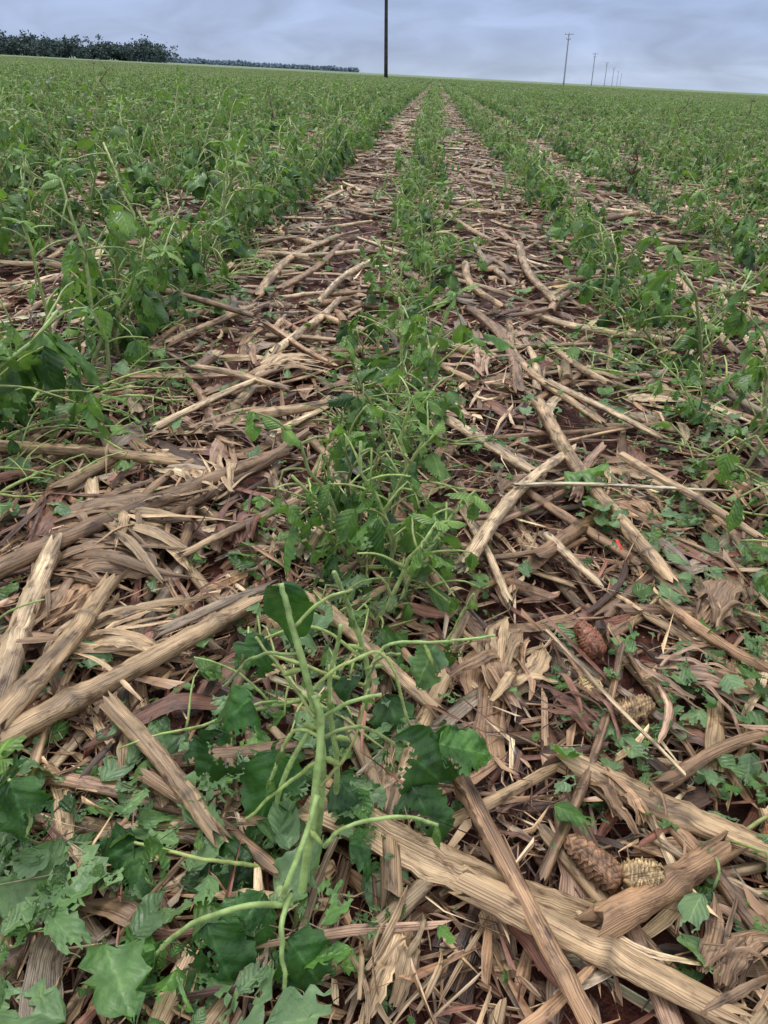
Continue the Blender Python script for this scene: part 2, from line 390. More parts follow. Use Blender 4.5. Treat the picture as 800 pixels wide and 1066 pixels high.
# soybean -----------------------------------------------------------------
def leaflet(mb, rng, base, fwd, up, L, W, droop=.6, fold=.25, tear=.4, nu=8, nv=3, col=(.06,.15,.035), ripple=.06, zmin=None, mat=0):
    base=np.array(base,float); fwd=unit(fwd); side=unit(np.cross(fwd,up)); up=np.cross(side,fwd)
    t=np.linspace(0,1,nu+1); s=np.linspace(-1,1,2*nv+1)
    prof=np.maximum(.03,2.42*t**.55*(1-t)**.78)
    a=droop*t+rng.uniform(-.1,.1); ds=L/nu
    Yc=np.concatenate([[0],np.cumsum(np.cos(a[1:])*ds)]); Zc=-np.concatenate([[0],np.cumsum(np.sin(a[1:])*ds)])
    jag=1-tear*0.55*rng.random((nu+1,2))**2
    T,S=np.meshgrid(t,s,indexing='ij')
    J=np.where(S<0,jag[:,0:1],jag[:,1:2])
    x=S*W/2*prof[:,None]*(1+(J-1)*np.abs(S))
    ph=rng.uniform(0,6.28); fr=rng.uniform(7,15)
    off=-fold*np.abs(x)+ripple*W*np.sin(fr*T+ph+S*1.5)*S**2+0.02*W*np.sin(25*(T-.3*np.abs(S)))*(1-np.abs(S))
    N=np.sin(a)[:,None,None]*fwd+np.cos(a)[:,None,None]*up
    P=base+Yc[:,None,None]*fwd+Zc[:,None,None]*up+x[:,:,None]*side+off[:,:,None]*N
    if tear>.05: P[1:-1]+=rng.normal(0,.018*L*min(1,tear+.2)*(.5 if nu>8 else 1),P[1:-1].shape)*np.array([1,1,.4])
    P=P.reshape(-1,3)
    if zmin is not None: P[:,2]=np.maximum(P[:,2],zmin+rng.random(len(P))*.002)
    holes=[]
    for _ in range(rng.poisson(tear*3.6)):
        holes.append((rng.uniform(.1,1),rng.choice([-1,1])*rng.uniform(.1,1.1),rng.uniform(.08,.28)))
    cut=1 if rng.random()>tear*.6 else rng.uniform(.4,.85)
    nc=2*nv+1; F=[]
    for i in range(nu):
        for j in range(nc-1):
            tt=(i+.5)/nu; ss=(s[j]+s[j+1])/2
            if tt>cut+.1*math.sin(ss*9+ph): continue
            if any(((tt-h[0])**2+((ss-h[1])*.42)**2)<(h[2]*(1+.3*math.sin(tt*40+ss*23)))**2 for h in holes): continue
            F.append((i*nc+j,i*nc+j+1,(i+1)*nc+j+1,(i+1)*nc+j))
    if not F: return
    U=np.stack([T.ravel(),S.ravel(),np.full(T.size,rng.uniform(0,9))],1)
    mb.add(P,F,np.array(col),U,mat)

LG=[(.045,.112,.025),(.058,.142,.030),(.084,.185,.042),(.028,.076,.021)]
def lcol(rng,y=0):
    c=np.array(LG[rng.integers(4)])*rng.uniform(.7,1.25)
    return c*(1-y)+np.array((.19,.33,.075))*y
def scol(rng): return np.array((.28,.41,.12))*rng.uniform(.6,1.2)+np.array((rng.uniform(0,.06),0,0))

def trifoliate(mb,rng,p,d,size,nu,nv,tear,young=0,hang=.5):
    az=math.atan2(d[1],d[0])
    for k,da in enumerate((0,1.25,-1.25)):
        if rng.random()<.22: continue
        a=az+da+rng.normal(0,.25); dz=-hang*rng.uniform(.4,2.1)
        f=np.array([math.cos(a),math.sin(a),dz])
        up=np.array([rng.normal(0,.35),rng.normal(0,.35),1]) + 0.6*np.array([math.cos(a),math.sin(a),0])
        L=size*rng.uniform(.7,1.1)
        b=np.array(p)+(unit(d)*.012 if k==0 else 0)
        leaflet(mb,rng,b,f,up,L,L*rng.uniform(.52,.8),droop=rng.uniform(.1,1.3),fold=rng.uniform(-.1,.85),tear=tear*rng.uniform(.4,1.6),nu=nu,nv=nv,col=lcol(rng,young),ripple=rng.uniform(.04,.16),mat=0)

def petiole(mb,rng,p,az,el,L,r,sides,kink=False,seg=6,grav=.14,hairs=0,zlow=.004):
    path=[np.array(p,float)]; e=el; a=az
    for i in range(seg):
        if kink and i==seg//2: e-=rng.uniform(1.0,1.9)
        e-=grav*rng.uniform(.2,1.5); a+=rng.normal(0,.1)
        q=path[-1]+np.array([math.cos(a)*math.cos(e),math.sin(a)*math.cos(e),math.sin(e)])*L/seg
        q[2]=max(q[2],zlow); path.append(q)
    tube(mb,path,np.linspace(r,r*.6,seg+1),sides,scol(rng),1,hairs=hairs)
    return path[-1],path[-1]-path[-2]

def plant(mb,rng,base=(0,0,0),h=.2,nu=7,nv=3,sides=6,leafp=.5,tear=.5,size=.06,lean=None,npet=8,hairs=0,thick=1.0):
    lean=rng.normal(0,.32,2) if lean is None else np.array(lean)
    n=8; t=np.linspace(0,1,n)
    wob=rng.normal(0,.004,(n,3)); wob[0]=0
    P=np.array(base)+np.stack([lean[0]*h*t**1.5,lean[1]*h*t**1.5,h*t],1)+wob
    P[0,2]-=.01
    c0=np.array((.20,.23,.10)); c1=scol(rng)
    tube(mb,P,np.linspace(.0029,.0016,n)*thick,sides,None,1,cols=[c0*(1-x)+c1*x for x in t],hairs=hairs)
    az=rng.uniform(0,6.28)
    for k in range(npet):
        tt=.12+.88*(k+rng.random()*.6)/npet; tt=min(tt,.99)
        i=min(int(tt*(n-1)),n-2); f=tt*(n-1)-i; p=P[i]*(1-f)+P[i+1]*f
        az+=2.6+rng.normal(0,.5)
        Lp=rng.uniform(.03,.115)*(1-.3*tt)*h/.2
        e,d=petiole(mb,rng,p,az,rng.uniform(.3,1.35),Lp,.0014*thick,max(4,sides-1),kink=rng.random()<.38,hairs=hairs)
        q=rng.random()
        if q<leafp:
            trifoliate(mb,rng,e,d,size*(1-.35*tt)*rng.uniform(.8,1.15),nu,nv,tear,young=max(0,tt-.5)*1.2,hang=.6)
        elif q<leafp+.3:
            for _ in range(2):
                leaflet(mb,rng,e,(d[0]+rng.normal(0,.02),d[1]+rng.normal(0,.02),-.02),(0,0,1),size*.5,size*.24,droop=1.0,fold=.9,tear=.7,nu=max(4,nu//2),nv=max(2,nv-1),col=lcol(rng,.5))
    if rng.random()<.7:
        for _ in range(4):
            a=rng.uniform(0,6.28)
            leaflet(mb,rng,P[-1],(math.cos(a),math.sin(a),rng.uniform(-.4,1)),(0,0,1),size*.5,size*.26,droop=.8,fold=.6,tear=.3,nu=max(4,nu//2),nv=2,col=lcol(rng,.7))

def sprawl(mb,rng,x,y,az,L,hairs=0,nu=10,nv=4,size=.05):
    """a beaten-down stem lying over the residue, with bare petioles and torn leaves"""
    seg=10; z0=H(x,y); P=[np.array([x,y,z0+.01])]; a=az; e=rng.uniform(.1,.7)
    for i in range(seg):
        a+=rng.normal(0,.12); e-=rng.uniform(.02,.17)
        q=P[-1]+np.array([math.cos(a)*math.cos(e),math.sin(a)*math.cos(e),math.sin(e)])*L/seg
        q[2]=max(q[2],H(q[0],q[1])+.03); P.append(q)
    tube(mb,P,np.linspace(.0023,.0012,seg+1),7,scol(rng),1,hairs=hairs)
    for k in range(rng.integers(3,6)):
        i=rng.integers(2,seg+1); p=P[i]
        en,d=petiole(mb,rng,p,a+rng.normal(0,1.3),rng.uniform(0,1.1),rng.uniform(.03,.09),.0012,6,kink=rng.random()<.4,hairs=hairs,zlow=z0+.028)
        if rng.random()<.5: 
            for q in range(rng.integers(1,3)):
                b=a+rng.normal(0,1.3)
                leaflet(mb,rng,en,(math.cos(b),math.sin(b),rng.uniform(-.6,.1)),(rng.normal(0,.3),rng.normal(0,.3),1),size*rng.uniform(.4,1.1),size*rng.uniform(.3,.7),droop=rng.uniform(0,1),fold=rng.uniform(0,.6),tear=rng.uniform(.4,1),nu=nu,nv=nv,col=lcol(rng,rng.uniform(0,.4)),ripple=.1,zmin=z0+.02)

def ground_leaves(mb,rng,N,xf,y0,y1,nu,nv,size=(.015,.055),flat=False,pale=.35):
    for _ in range(N):
        x=xf(rng); y=rng.uniform(y0,y1); z=(0 if flat else H(x,y))+rng.uniform(.018,.042)
        a=rng.uniform(0,6.28); L=size[0]+(size[1]-size[0])*rng.random()**1.3
        flip=rng.random()<.4; upv=np.array([rng.normal(0,.25),rng.normal(0,.25),-1 if flip else 1])
        c=lcol(rng,rng.uniform(0,.25))*rng.uniform(.8,1.2)
        if rng.random()<pale: c=c*.5+np.array((.13,.205,.11))*.8
        leaflet(mb,rng,(x,y,z),(math.cos(a),math.sin(a),rng.normal(0,.15)),upv,L,L*rng.uniform(.45,.85),droop=rng.normal(0,.5),fold=rng.normal(.1,.3),tear=rng.uniform(.5,1.2),nu=nu,nv=nv,col=c,ripple=rng.uniform(.05,.16),zmin=z-.012)

# ------------------------------------------------------------------ ground
def axis(core0,core1,step,lo,hi,g=1.22):
    a=list(np.arange(core0,core1+1e-6,step)); s=step; x=a[-1]
    while x<hi: s*=g; x+=s; a.append(x)
    s=step; x=a[0]; pre=[]
    while x>lo: s*=g; x-=s; pre.append(x)
    return np.array(pre[::-1]+a)
ax=axis(-1.6,1.6,.02,-3500,3500); ay=axis(-.3,3.0,.02,-200,4000)
V=[(x,y,H(x,y)) for x in ax for y in ay]
g=MB(); g.add(V,gridfaces(len(ax),len(ay)),(1,1,1),np.zeros((len(V),3)))
gr=g.obj('ground',[M_SOIL])
gr.data.flip_normals()

# ------------------------------------------------------------------ residue near
rng=np.random.default_rng(11)
mb=MB(); residue(mb,rng,-.62,.62,.05,.75,170,340,8800,Lmax=.13,Wmax=.026,rmax=.0092)
residue(mb,rng,-1.1,1.1,.75,1.7,130,240,4800,Lmax=.18,Wmax=.030,rmax=.0118)
residue(mb,rng,-2.2,2.2,1.7,3.8,90,130,1800,rmax=.0135)
residue(mb,rng,-2.2,-1.1,-.4,1.7,30,60,800); residue(mb,rng,1.1,2.2,-.4,1.7,30,60,800)
residue(mb,rng,-1.1,-.62,-.4,.75,40,120,3000); residue(mb,rng,.62,1.1,-.4,.75,40,120,3000); residue(mb,rng,-.62,.62,-.4,.05,30,80,1000,Lmax=.12)
mb.obj('corn_residue',[M_RES])

ST=[(-.46,.56,-.207,.904,.0125,MID,.035),(-.60,.875,-.343,.872,.010,TAN,.03),(-.340,.389,-.397,.623,.0125,PALE,.04),
(-.334,.400,-.318,.576,.012,TAN,.045),(-.36,.35,-.177,.563,.0125,TAN,.03),(-.92,1.782,-.364,1.47,.0105,MID,.06),
(-.26,1.023,-.12,1.144,.012,TAN,.04),(-.417,1.77,-.319,2.54,.014,TAN,.03),(-.37,1.8,-.28,2.4,.011,WOOD,.03),
(.187,1.138,.271,.672,.012,TAN,.03),(.046,.658,.212,.986,.010,PALE,.035),(.042,1.092,.142,.930,.012,PALE,.03),
(.121,.841,.393,.875,.0045,PALE,.05),(.132,.407,.30,.335,.0135,TAN,.028),(-.043,.340,.116,.285,.0150,TAN,.022),
(-.107,.589,.010,.458,.0085,TAN,.03),(.023,.394,.10,.215,.0080,WOOD,.04),(.05,.285,.175,.235,.0115,TAN,.028),
(.124,.278,.215,.338,.0115,WOOD,.024),(.123,.554,.208,.402,.0022,PALE,.04),(-.131,.678,-.12,.875,.009,PALE,.04),
(.719,2.14,.643,1.53,.013,TAN,.03),(.76,2.0,.70,1.62,.010,PALE,.03),(.287,2.53,.306,1.846,.013,TAN,.03),
(.15,.729,.189,.66,.007,PALE,.03),(-.25,.42,-.144,.320,.0085,TAN,.035),(.09,.313,.192,.548,.0045,MID,.025),
(.10,1.75,.16,1.22,.013,MID,.03),(.16,1.5,.28,1.12,.010,TAN,.03),(-.30,1.35,-.22,1.75,.010,PALE,.03),(.62,1.05,.80,1.20,.010,TAN,.04),
(.10,2.2,.17,1.75,.012,TAN,.03),(-.17,2.2,-.26,1.7,.010,PALE,.03),(.05,3.2,.2,2.6,.013,TAN,.03),
(-.20,.36,-.10,.30,.006,MID,.03),(.26,.62,.36,.52,.007,WOOD,.03),(.22,.30,.30,.26,.009,PINK,.02),(-.24,.52,-.16,.60,.007,GREY,.04),
(-.40,1.2,-.24,1.14,.009,TAN,.04),(-.34,1.5,-.18,1.3,.008,WOOD,.03),(.20,.85,.26,1.0,.008,PINK,.03),(-.50,1.35,-.40,1.6,.010,TAN,.03),(-.22,.98,-.16,1.1,.007,PALE,.04),(.33,1.3,.24,1.55,.009,TAN,.03),(.02,.62,-.02,.75,.006,MID,.03),(-.24,1.3,-.36,1.12,.007,MID,.03),
(-.16,.77,-.26,.66,.007,TAN,.04),(.29,.95,.40,.78,.008,TAN,.04),(.22,1.25,.36,1.05,.007,PALE,.04),(.05,.80,.09,.62,.006,PALE,.035),(-.40,.98,-.30,1.14,.008,PALE,.04),(.20,.40,.33,.47,.007,MID,.03)]
for i,(a,b,c,d,r,col,z) in enumerate(ST):
    rg=np.random.default_rng(100+i); m=MB()
    p0=(a,b,H(a,b)+z*.8+.008+rg.uniform(-.003,.006)); p1=(c,d,H(c,d)+z*.8+.008+rg.uniform(-.004,.006))
    stalk(m,rg,p0,p1,r,np.array(col)*rg.uniform(.92,1.15),bend=.008,split=i in (12,14,39),sides=18,step=.006)
    m.obj('corn_stalk',[M_RES])
HK=[(-.44,.70,.3,.17,.07,MID),(-.38,.73,-.4,.15,.06,TAN),(-.30,.66,2.6,.14,.055,MID),(-.37,.53,1.2,.11,.045,WOOD),(-.33,.50,.2,.12,.045,TAN),(.075,.50,1.1,.09,.05,TAN),
(.085,.55,-1.9,.08,.05,WOOD),(.235,.53,-.6,.08,.04,PINK),(-.015,.225,1.3,.06,.028,TAN),
(.19,.25,.7,.06,.025,MID),(.30,.60,1.4,.10,.05,MID),(.17,.36,1.8,.06,.025,WOOD),(-.22,.70,1.3,.11,.045,RED),(-.33,.98,.2,.14,.05,MID),(.1,1.3,1.2,.14,.05,PINK),(-.3,1.25,.9,.13,.05,TAN),
(-.40,.62,.1,.13,.05,MID),(-.26,.80,1.9,.11,.04,TAN),(.16,.45,2.4,.07,.03,RED),(-.42,.46,.9,.1,.04,MID),(.33,.42,2.0,.08,.04,PINK),(-.46,.76,-1.2,.13,.06,RED),(.10,.86,.6,.1,.04,MID),(.30,.80,2.2,.1,.04,WOOD)]
for i,(x,y,yaw,L,W,col) in enumerate(HK):
    rg=np.random.default_rng(300+i); m=MB(); husk(m,rg,(x,y,H(x,y)+.022),yaw,L,W,n=4,col=col,spread=.45); m.obj('corn_husk',[M_RES])
for i,(x,y,yaw,L,col) in enumerate([(.125,.322,2.4,.045,(.34,.19,.11)),(.156,.312,.2,.028,(.55,.40,.22)),(.164,.562,1.9,.042,(.32,.13,.08)),(.19,.475,.5,.036,(.50,.34,.19)),(-.17,1.33,1,.06,(.4,.25,.14)),(.155,.50,2.2,.024,(.6,.45,.24)),(.27,.36,1.0,.035,(.42,.2,.1))]):
    rg=np.random.default_rng(500+i); m=MB(); n,s=24,20; VV=[];UU=[];CC=[]
    d=np.array([math.cos(yaw),math.sin(yaw),.08]); sd=np.array([-math.sin(yaw),math.cos(yaw),0]); up=np.array([0,0,1])
    for a in range(n):
        t=a/(n-1); R=.0115*(math.sin(math.pi*(.12+.8*t))**.35)*(1-.25*t)
        if a in (0,n-1): R*=.5
        for b in range(s):
            th=2*math.pi*b/s; k=1+.12*(1 if (a+b)%2 else -1)+rg.normal()*.09
            VV.append(np.array([x,y,H(x,y)+.032])+d*((t-.5)*L+rg.normal()*.0006)+R*k*(math.cos(th)*sd+math.sin(th)*up)); UU.append((t*L,th*.01,i*3))
            CC.append(np.array(col)*(1.3 if (a+b)%2 else .45)*rg.uniform(.6,1.3))
    F=[(a*s+b,a*s+(b+1)%s,(a+1)*s+(b+1)%s,(a+1)*s+b) for a in range(n-1) for b in range(s)]+[tuple(range(s))[::-1],tuple((n-1)*s+b for b in range(s))]
    m.add(VV,F,np.array(CC),UU); m.obj('corn_cob',[M_COB],smooth=True)

# ------------------------------------------------------------------ instancing helper
def scatter(name, pts, rots, scl, idx, coll):
    me=bpy.data.meshes.new(name); me.from_pydata([tuple(p) for p in pts],[],[])
    a=me.attributes.new('rot','FLOAT_VECTOR','POINT'); a.data.foreach_set('vector',np.asarray(rots,np.float32).ravel())
    a=me.attributes.new('scl','FLOAT','POINT'); a.data.foreach_set('value',np.asarray(scl,np.float32))
    a=me.attributes.new('idx','INT','POINT'); a.data.foreach_set('value',np.asarray(idx,np.int32))
    o=bpy.data.objects.new(name,me); scene.collection.objects.link(o); o.rotation_euler=(0,SL,0)
    ng=bpy.data.node_groups.new(name+'_nodes','GeometryNodeTree')
    ng.interface.new_socket('Geometry',in_out='INPUT',socket_type='NodeSocketGeometry')
    ng.interface.new_socket('Geometry',in_out='OUTPUT',socket_type='NodeSocketGeometry')
    N=ng.nodes; gi=N.new('NodeGroupInput'); go=N.new('NodeGroupOutput')
    iop=N.new('GeometryNodeInstanceOnPoints'); ci=N.new('GeometryNodeCollectionInfo')
    ci.inputs['Collection'].default_value=coll; ci.inputs['Separate Children'].default_value=True; ci.inputs['Reset Children'].default_value=True
    def att(nm,ty):
        n=N.new('GeometryNodeInputNamedAttribute'); n.data_type=ty; n.inputs['Name'].default_value=nm
        return n.outputs['Attribute']
    lk=ng.links
    lk.new(gi.outputs[0],iop.inputs['Points']); lk.new(ci.outputs[0],iop.inputs['Instance'])
    iop.inputs['Pick Instance'].default_value=True
    lk.new(att('idx','INT'),iop.inputs['Instance Index']); lk.new(att('rot','FLOAT_VECTOR'),iop.inputs['Rotation']); lk.new(att('scl','FLOAT'),iop.inputs['Scale'])
    lk.new(iop.outputs[0],go.inputs[0])
    md=o.modifiers.new('scatter','NODES'); md.node_group=ng
    return o
def collection(name,objs):
    c=bpy.data.collections.new(name)
    for o in objs: c.objects.link(o)
    return c

def inview(x,y,margin=2.0,half=38):
    ang=math.radians(3.5)
    xx=x*math.cos(ang)+y*math.sin(ang); yy=-x*math.sin(ang)+y*math.cos(ang)
    return abs(xx) < margin+max(yy,0)*math.tan(math.radians(half-6))

tiles=[]
for k in range(6):
    rg=np.random.default_rng(40+k); m=MB(); residue(m,rg,-.6,.6,-.6,.6,62,85,700,hero=False,flat=True,rmax=.014)
    tiles.append(m.obj('residue_tile',[M_RES],slope=False,link=False))
tc=collection('residue_tiles',tiles)
pts=[];rots=[];scl=[];idx=[]
for iy in range(0,66):
    y=4.1+iy*.92
    for ix in range(-52,53):
        x=ix*.92+.4*(iy%2)
        if not inview(x,y): 
            continue
        pts.append((x+rng.normal(0,.1),y+rng.normal(0,.1),0)); rots.append((0,0,math.pi*rng.integers(2)+rng.normal(0,.3))); scl.append(rng.uniform(.95,1.15)); idx.append(rng.integers(6))
for ix in (-1,1):
    for x0 in np.arange(2.6,5,.92):
        for y in np.arange(-.2,3.6,.92):
            pts.append((ix*x0,y,0)); rots.append((0,0,rng.uniform(-.3,.3))); scl.append(1.05); idx.append(rng.integers(6))
scatter('corn_residue_mat',pts,rots,scl,idx,tc)

hiv=[]
for k in range(18):
    rg=np.random.default_rng(60+k); m=MB()
    plant(m,rg,h=rg.uniform(.14,.23),nu=9,nv=4,sides=6,leafp=rg.uniform(.3,.8),tear=.7,size=.062,npet=rg.integers(8,13))
    hiv.append(m.obj('soybean_plant_detail',[M_LEAF,M_STEM],slope=False,link=False))
hc=collection('soybean_plants_detail',hiv)
lov=[]
for k in range(10):
    rg=np.random.default_rng(90+k); m=MB()
    plant(m,rg,h=rg.uniform(.14,.23),nu=4,nv=2,sides=4,leafp=rg.uniform(.35,.75),tear=.45,size=.064,npet=11,thick=1.2)
    lov.append(m.obj('soybean_plant_simple',[M_LEAF,M_STEM],slope=False,link=False))
lc=collection('soybean_plants_simple',lov)
segs=[]
for k in range(5):
    rg=np.random.default_rng(120+k); m=MB()
    for j in range(120):
        y=rg.uniform(-.55,.55); x=rg.normal(0,.068); z=rg.uniform(.02,.19); a=rg.uniform(0,6.28)
        leaflet(m,rg,(x,y,z),(math.cos(a),math.sin(a),rg.uniform(-.8,.4)),(0,0,1),.075,.06,droop=.8,tear=0,nu=2,nv=1,col=lcol(rg,rg.uniform(0,.4)))
    for j in range(30):
        y=rg.uniform(-.5,.5); x=rg.normal(0,.04); a=rg.uniform(0,6.28)
        tube(m,[(x,y,.05),(x+.03*math.cos(a),y+.03*math.sin(a),.14),(x+.07*math.cos(a),y+.07*math.sin(a),.2)],[.004,.004,.003],3,scol(rg),1,cap=False)
    segs.append(m.obj('soybean_row_piece',[M_LEAF,M_STEM],slope=False,link=False))
sc_=collection('soybean_row_pieces',segs)

hp=[[],[],[],[]]; lp=[[],[],[],[]]; sp=[[],[],[],[]]
def push(L,p,r,s,i): L[0].append(p);L[1].append(r);L[2].append(s);L[3].append(i)
rg=np.random.default_rng(5)
for k in range(-70,71):
    xr=ROWS0+k*RSP
    y=-.5
    while y<5.5:
        y+=rg.uniform(.034,.066) if k<0 else rg.uniform(.044,.085)
        if k==0 and -.5<y<.62: continue
        if abs(xr)>5: break
        if rg.random()<.06: continue
        if noise.noise((k*5.3,y*2.2,4))<-.38: continue      # gaps in the stand
        x=xr+rg.normal(0,.03)+.03*noise.noise((k*9.1,y*.7,0))
        lush=1.42 if k<0 else (1.2 if k>0 else .95)
        if k==0: lush=.9+.10*min(y,2)
        push(hp,(x,y,H(x,y)),(rg.normal(0,.26),rg.normal(0,.26)+(.12 if k==-1 and y<2.5 else 0),rg.uniform(0,6.28)),rg.uniform(.6,1.15)*lush,rg.integers(18))
    y=5.5 if abs(xr)<=5 else -.5
    while y<26:
        y+=rg.uniform(.055,.115)
        if noise.noise((k*5.3,y*1.1,4))<-.42: continue
        x=xr+rg.normal(0,.033)+.05*noise.noise((k*9.1,y*.5,0))
        if not inview(x,y): continue
        push(lp,(x,y,0),(rg.normal(0,.2),rg.normal(0,.2),rg.uniform(0,6.28)),rg.uniform(.65,1.25)*(1.12 if k<0 else 1),rg.integers(10))
for k in range(-190,191):
    xr=ROWS0+k*RSP; y=26
    while y<130:
        y+=1.0
        if not inview(xr,y): continue
        push(sp,(xr+.05*noise.noise((k*9.1,y*.5,0)),y,0),(0,0,math.pi*rg.integers(2)+rg.normal(0,.05)),rg.uniform(.8,1.15),rg.integers(5))
scatter('soybean_rows',*hp,hc)
scatter('soybean_rows_middle',*lp,lc)
scatter('soybean_rows_distant',*sp,sc_)

# ------------------------------------------------------------------ fallen leaves, beaten-down stems
rg=np.random.default_rng(77)
m=MB()
def xrow(xc,sd): return lambda r: xc+r.normal(0,sd)
ground_leaves(m,rg,130,xrow(-.12,.085),.12,.75,14,6,size=(.015,.055))
ground_leaves(m,rg,320,xrow(-.06,.095),.12,1.6,9,4,size=(.008,.032))
ground_leaves(m,rg,120,lambda r:r.uniform(-.34,-.07),.15,.38,14,6,size=(.018,.06))
ground_leaves(m,rg,140,xrow(.42,.09),.3,1.5,12,5,size=(.02,.06))
ground_leaves(m,rg,60,lambda r:r.uniform(.22,.42),.40,.85,14,6,size=(.03,.065),pale=.8)
ground_leaves(m,rg,80,lambda r:r.uniform(.10,.38),.20,.6,12,5,size=(.012,.042))
ground_leaves(m,rg,360,xrow(.36,.13),.25,1.6,8,3,size=(.008,.03),pale=.5)
ground_leaves(m,rg,240,xrow(-.60,.12),.3,1.8,9,4,size=(.012,.055))
ground_leaves(m,rg,70,lambda r:r.uniform(-.5,.4),.4,1.4,9,4,size=(.012,.04))
ground_leaves(m,rg,520,lambda r:r.uniform(-.9,.9),.1,2.0,6,2,size=(.005,.018))
for k in range(-3,4):
    ground_leaves(m,rg,240,xrow(ROWS0+k*RSP,.14),1.5,3.8,6,2,size=(.012,.052))
m.obj('fallen_soybean_leaves',[M_LEAF])
m=MB(); rg=np.random.default_rng(78)
for _ in range(26):
    y=rg.uniform(.42,1.5); x=ROWS0+rg.normal(0,.03); sprawl(m,rg,x,y,rg.choice([0,math.pi,-math.pi/2])+rg.normal(0,.6),rg.uniform(.07,.18),hairs=2 if y<.8 else 0)
for xc,n_ in ((.49,28),(-.61,44)):
    for _ in range(n_):
        y=rg.uniform(.35,2.2); x=xc+rg.normal(0,.05); sprawl(m,rg,x,y,(math.pi if xc>0 else 0)+rg.normal(0,.9),rg.uniform(.08,.22),nu=8,nv=3)
m.obj('beaten_down_soybean_stems',[M_LEAF,M_STEM])
lt=[]
for k in range(3):
    r2=np.random.default_rng(140+k); m=MB()
    ground_leaves(m,r2,70,lambda r:r.normal(0,.12),-.5,.5,3,1,size=(.02,.05),flat=True)
    lt.append(m.obj('leaf_litter_piece',[M_LEAF],slope=False,link=False))
lcx=collection('leaf_litter_pieces',lt); q=[[],[],[],[]]
for k in range(-50,51):
    xr=ROWS0+k*RSP
    for y in np.arange(3.9,30,1.0):
        if inview(xr,y): push(q,(xr,y,.004),(0,0,math.pi*rg.integers(2)),1.0,rg.integers(3))
    if 4<=abs(k)<9:
        for y in np.arange(0,3.8,1.0): push(q,(xr,y,.004),(0,0,math.pi*rg.integers(2)),1.0,rg.integers(3))
scatter('fallen_leaf_litter',*q,lcx)

# ------------------------------------------------------------------ foreground plants
def bez(pts,n=10):
    P=np.array(pts,float); t=np.linspace(0,len(P)-1,n); out=[]
    for x in t:
        i=min(int(x),len(P)-2); f=x-i
        p0=P[max(i-1,0)];p1=P[i];p2=P[i+1];p3=P[min(i+2,len(P)-1)]
        out.append(.5*((2*p1)+(-p0+p2)*f+(2*p0-5*p1+4*p2-p3)*f*f+(-p0+3*p1-3*p2+p3)*f**3))
    return np.array(out)
def stick(m,rg,pts,r0,r1,c=None,n=22):
    P=bez(pts,n); wv=rg.normal(0,.0005,P.shape); wv=(wv+np.roll(wv,1,0)+np.roll(wv,-1,0))/3; P+=wv*1.4
    R=np.linspace(r0,r1,n)*(1+.12*np.exp(-((np.linspace(0,1,n)-rg.uniform(.3,.7))/.05)**2)); R[-1]*=1.15
    c=scol(rg) if c is None else np.array(c)*rg.uniform(.85,1.1)
    ks=rg.uniform(.9,1.1,n)
    tube(m,P,R,10,None,1,cols=[c*x for x in ks],hairs=6)
    for _ in range(rg.integers(0,3)):
        q=P[rg.integers(n//2,n)]; a=rg.uniform(0,6.28)
        leaflet(m,rg,q,(math.cos(a),math.sin(a),-.6),(0,0,1),rg.uniform(.01,.02),.008,droop=1,fold=.8,tear=.6,nu=6,nv=3,col=lcol(rg,.5))
def pod(m,rg,p,az):
    L=rg.uniform(.012,.02); n=9; t=np.linspace(0,1,n); d=np.array([math.cos(az),math.sin(az),rg.uniform(-.6,.3)])
    P=[np.array(p)+d*L*x+np.array([0,0,-.004*x*x]) for x in t]
    R=.0022*np.maximum(.12,np.sin(np.pi*np.clip(t*.96+.04,0,1))**.6)*(1+.14*np.sin(t*19))
    tube(m,P,R,8,np.array((.26,.36,.09))*rg.uniform(.8,1.1),1,hairs=10)
BL=(.038,.108,.026); BD=(.025,.076,.019); BB=(.066,.165,.036)
r=np.random.default_rng(900); m=MB()
G=(.30,.44,.14)
stick(m,r,[(-.073,.32,-.01),(-.067,.336,.09),(-.077,.348,.15),(-.090,.362,.195),(-.099,.372,.218)],.0027,.0017,G,28)
stick(m,r,[(-.076,.27,.01),(-.070,.30,.07),(-.068,.334,.13),(-.074,.345,.15)],.0029,.0021,G,24)
stick(m,r,[(-.073,.285,0),(-.085,.272,.05),(-.079,.258,.075),(-.065,.30,.11)],.0023,.0017,G)
stick(m,r,[(-.060,.345,-.005),(-.058,.35,.07),(-.066,.362,.13),(-.06,.37,.19)],.0023,.0013,G)
stick(m,r,[(-.09,.33,-.005),(-.10,.335,.05),(-.085,.345,.10),(-.06,.355,.13),(-.03,.36,.14)],.0020,.0012,G)
stick(m,r,[(-.068,.336,.10),(-.09,.335,.075),(-.12,.325,.045)],.0015,.0010)
stick(m,r,[(-.067,.336,.12),(-.088,.345,.115),(-.105,.335,.07)],.0014,.0010)
stick(m,r,[(-.075,.258,.06),(-.11,.245,.072),(-.140,.238,.055),(-.158,.233,.03)],.0020,.0012,G)
stick(m,r,[(-.077,.262,.065),(-.079,.240,.06),(-.073,.221,.035)],.0019,.0012,G)
stick(m,r,[(-.060,.295,.065),(-.045,.298,.085),(-.01,.31,.082),(.013,.314,.07)],.0015,.0011,G)
stick(m,r,[(-.077,.348,.15),(-.055,.355,.17),(-.03,.37,.165),(-.008,.37,.10)],.0013,.0009)
stick(m,r,[(-.070,.335,.12),(-.045,.345,.125),(-.02,.355,.10)],.0014,.0010)
stick(m,r,[(-.09,.362,.19),(-.07,.37,.21),(-.052,.375,.215)],.0012,.0009)
stick(m,r,[(-.085,.355,.175),(-.115,.36,.165),(-.14,.365,.13)],.0013,.0009)
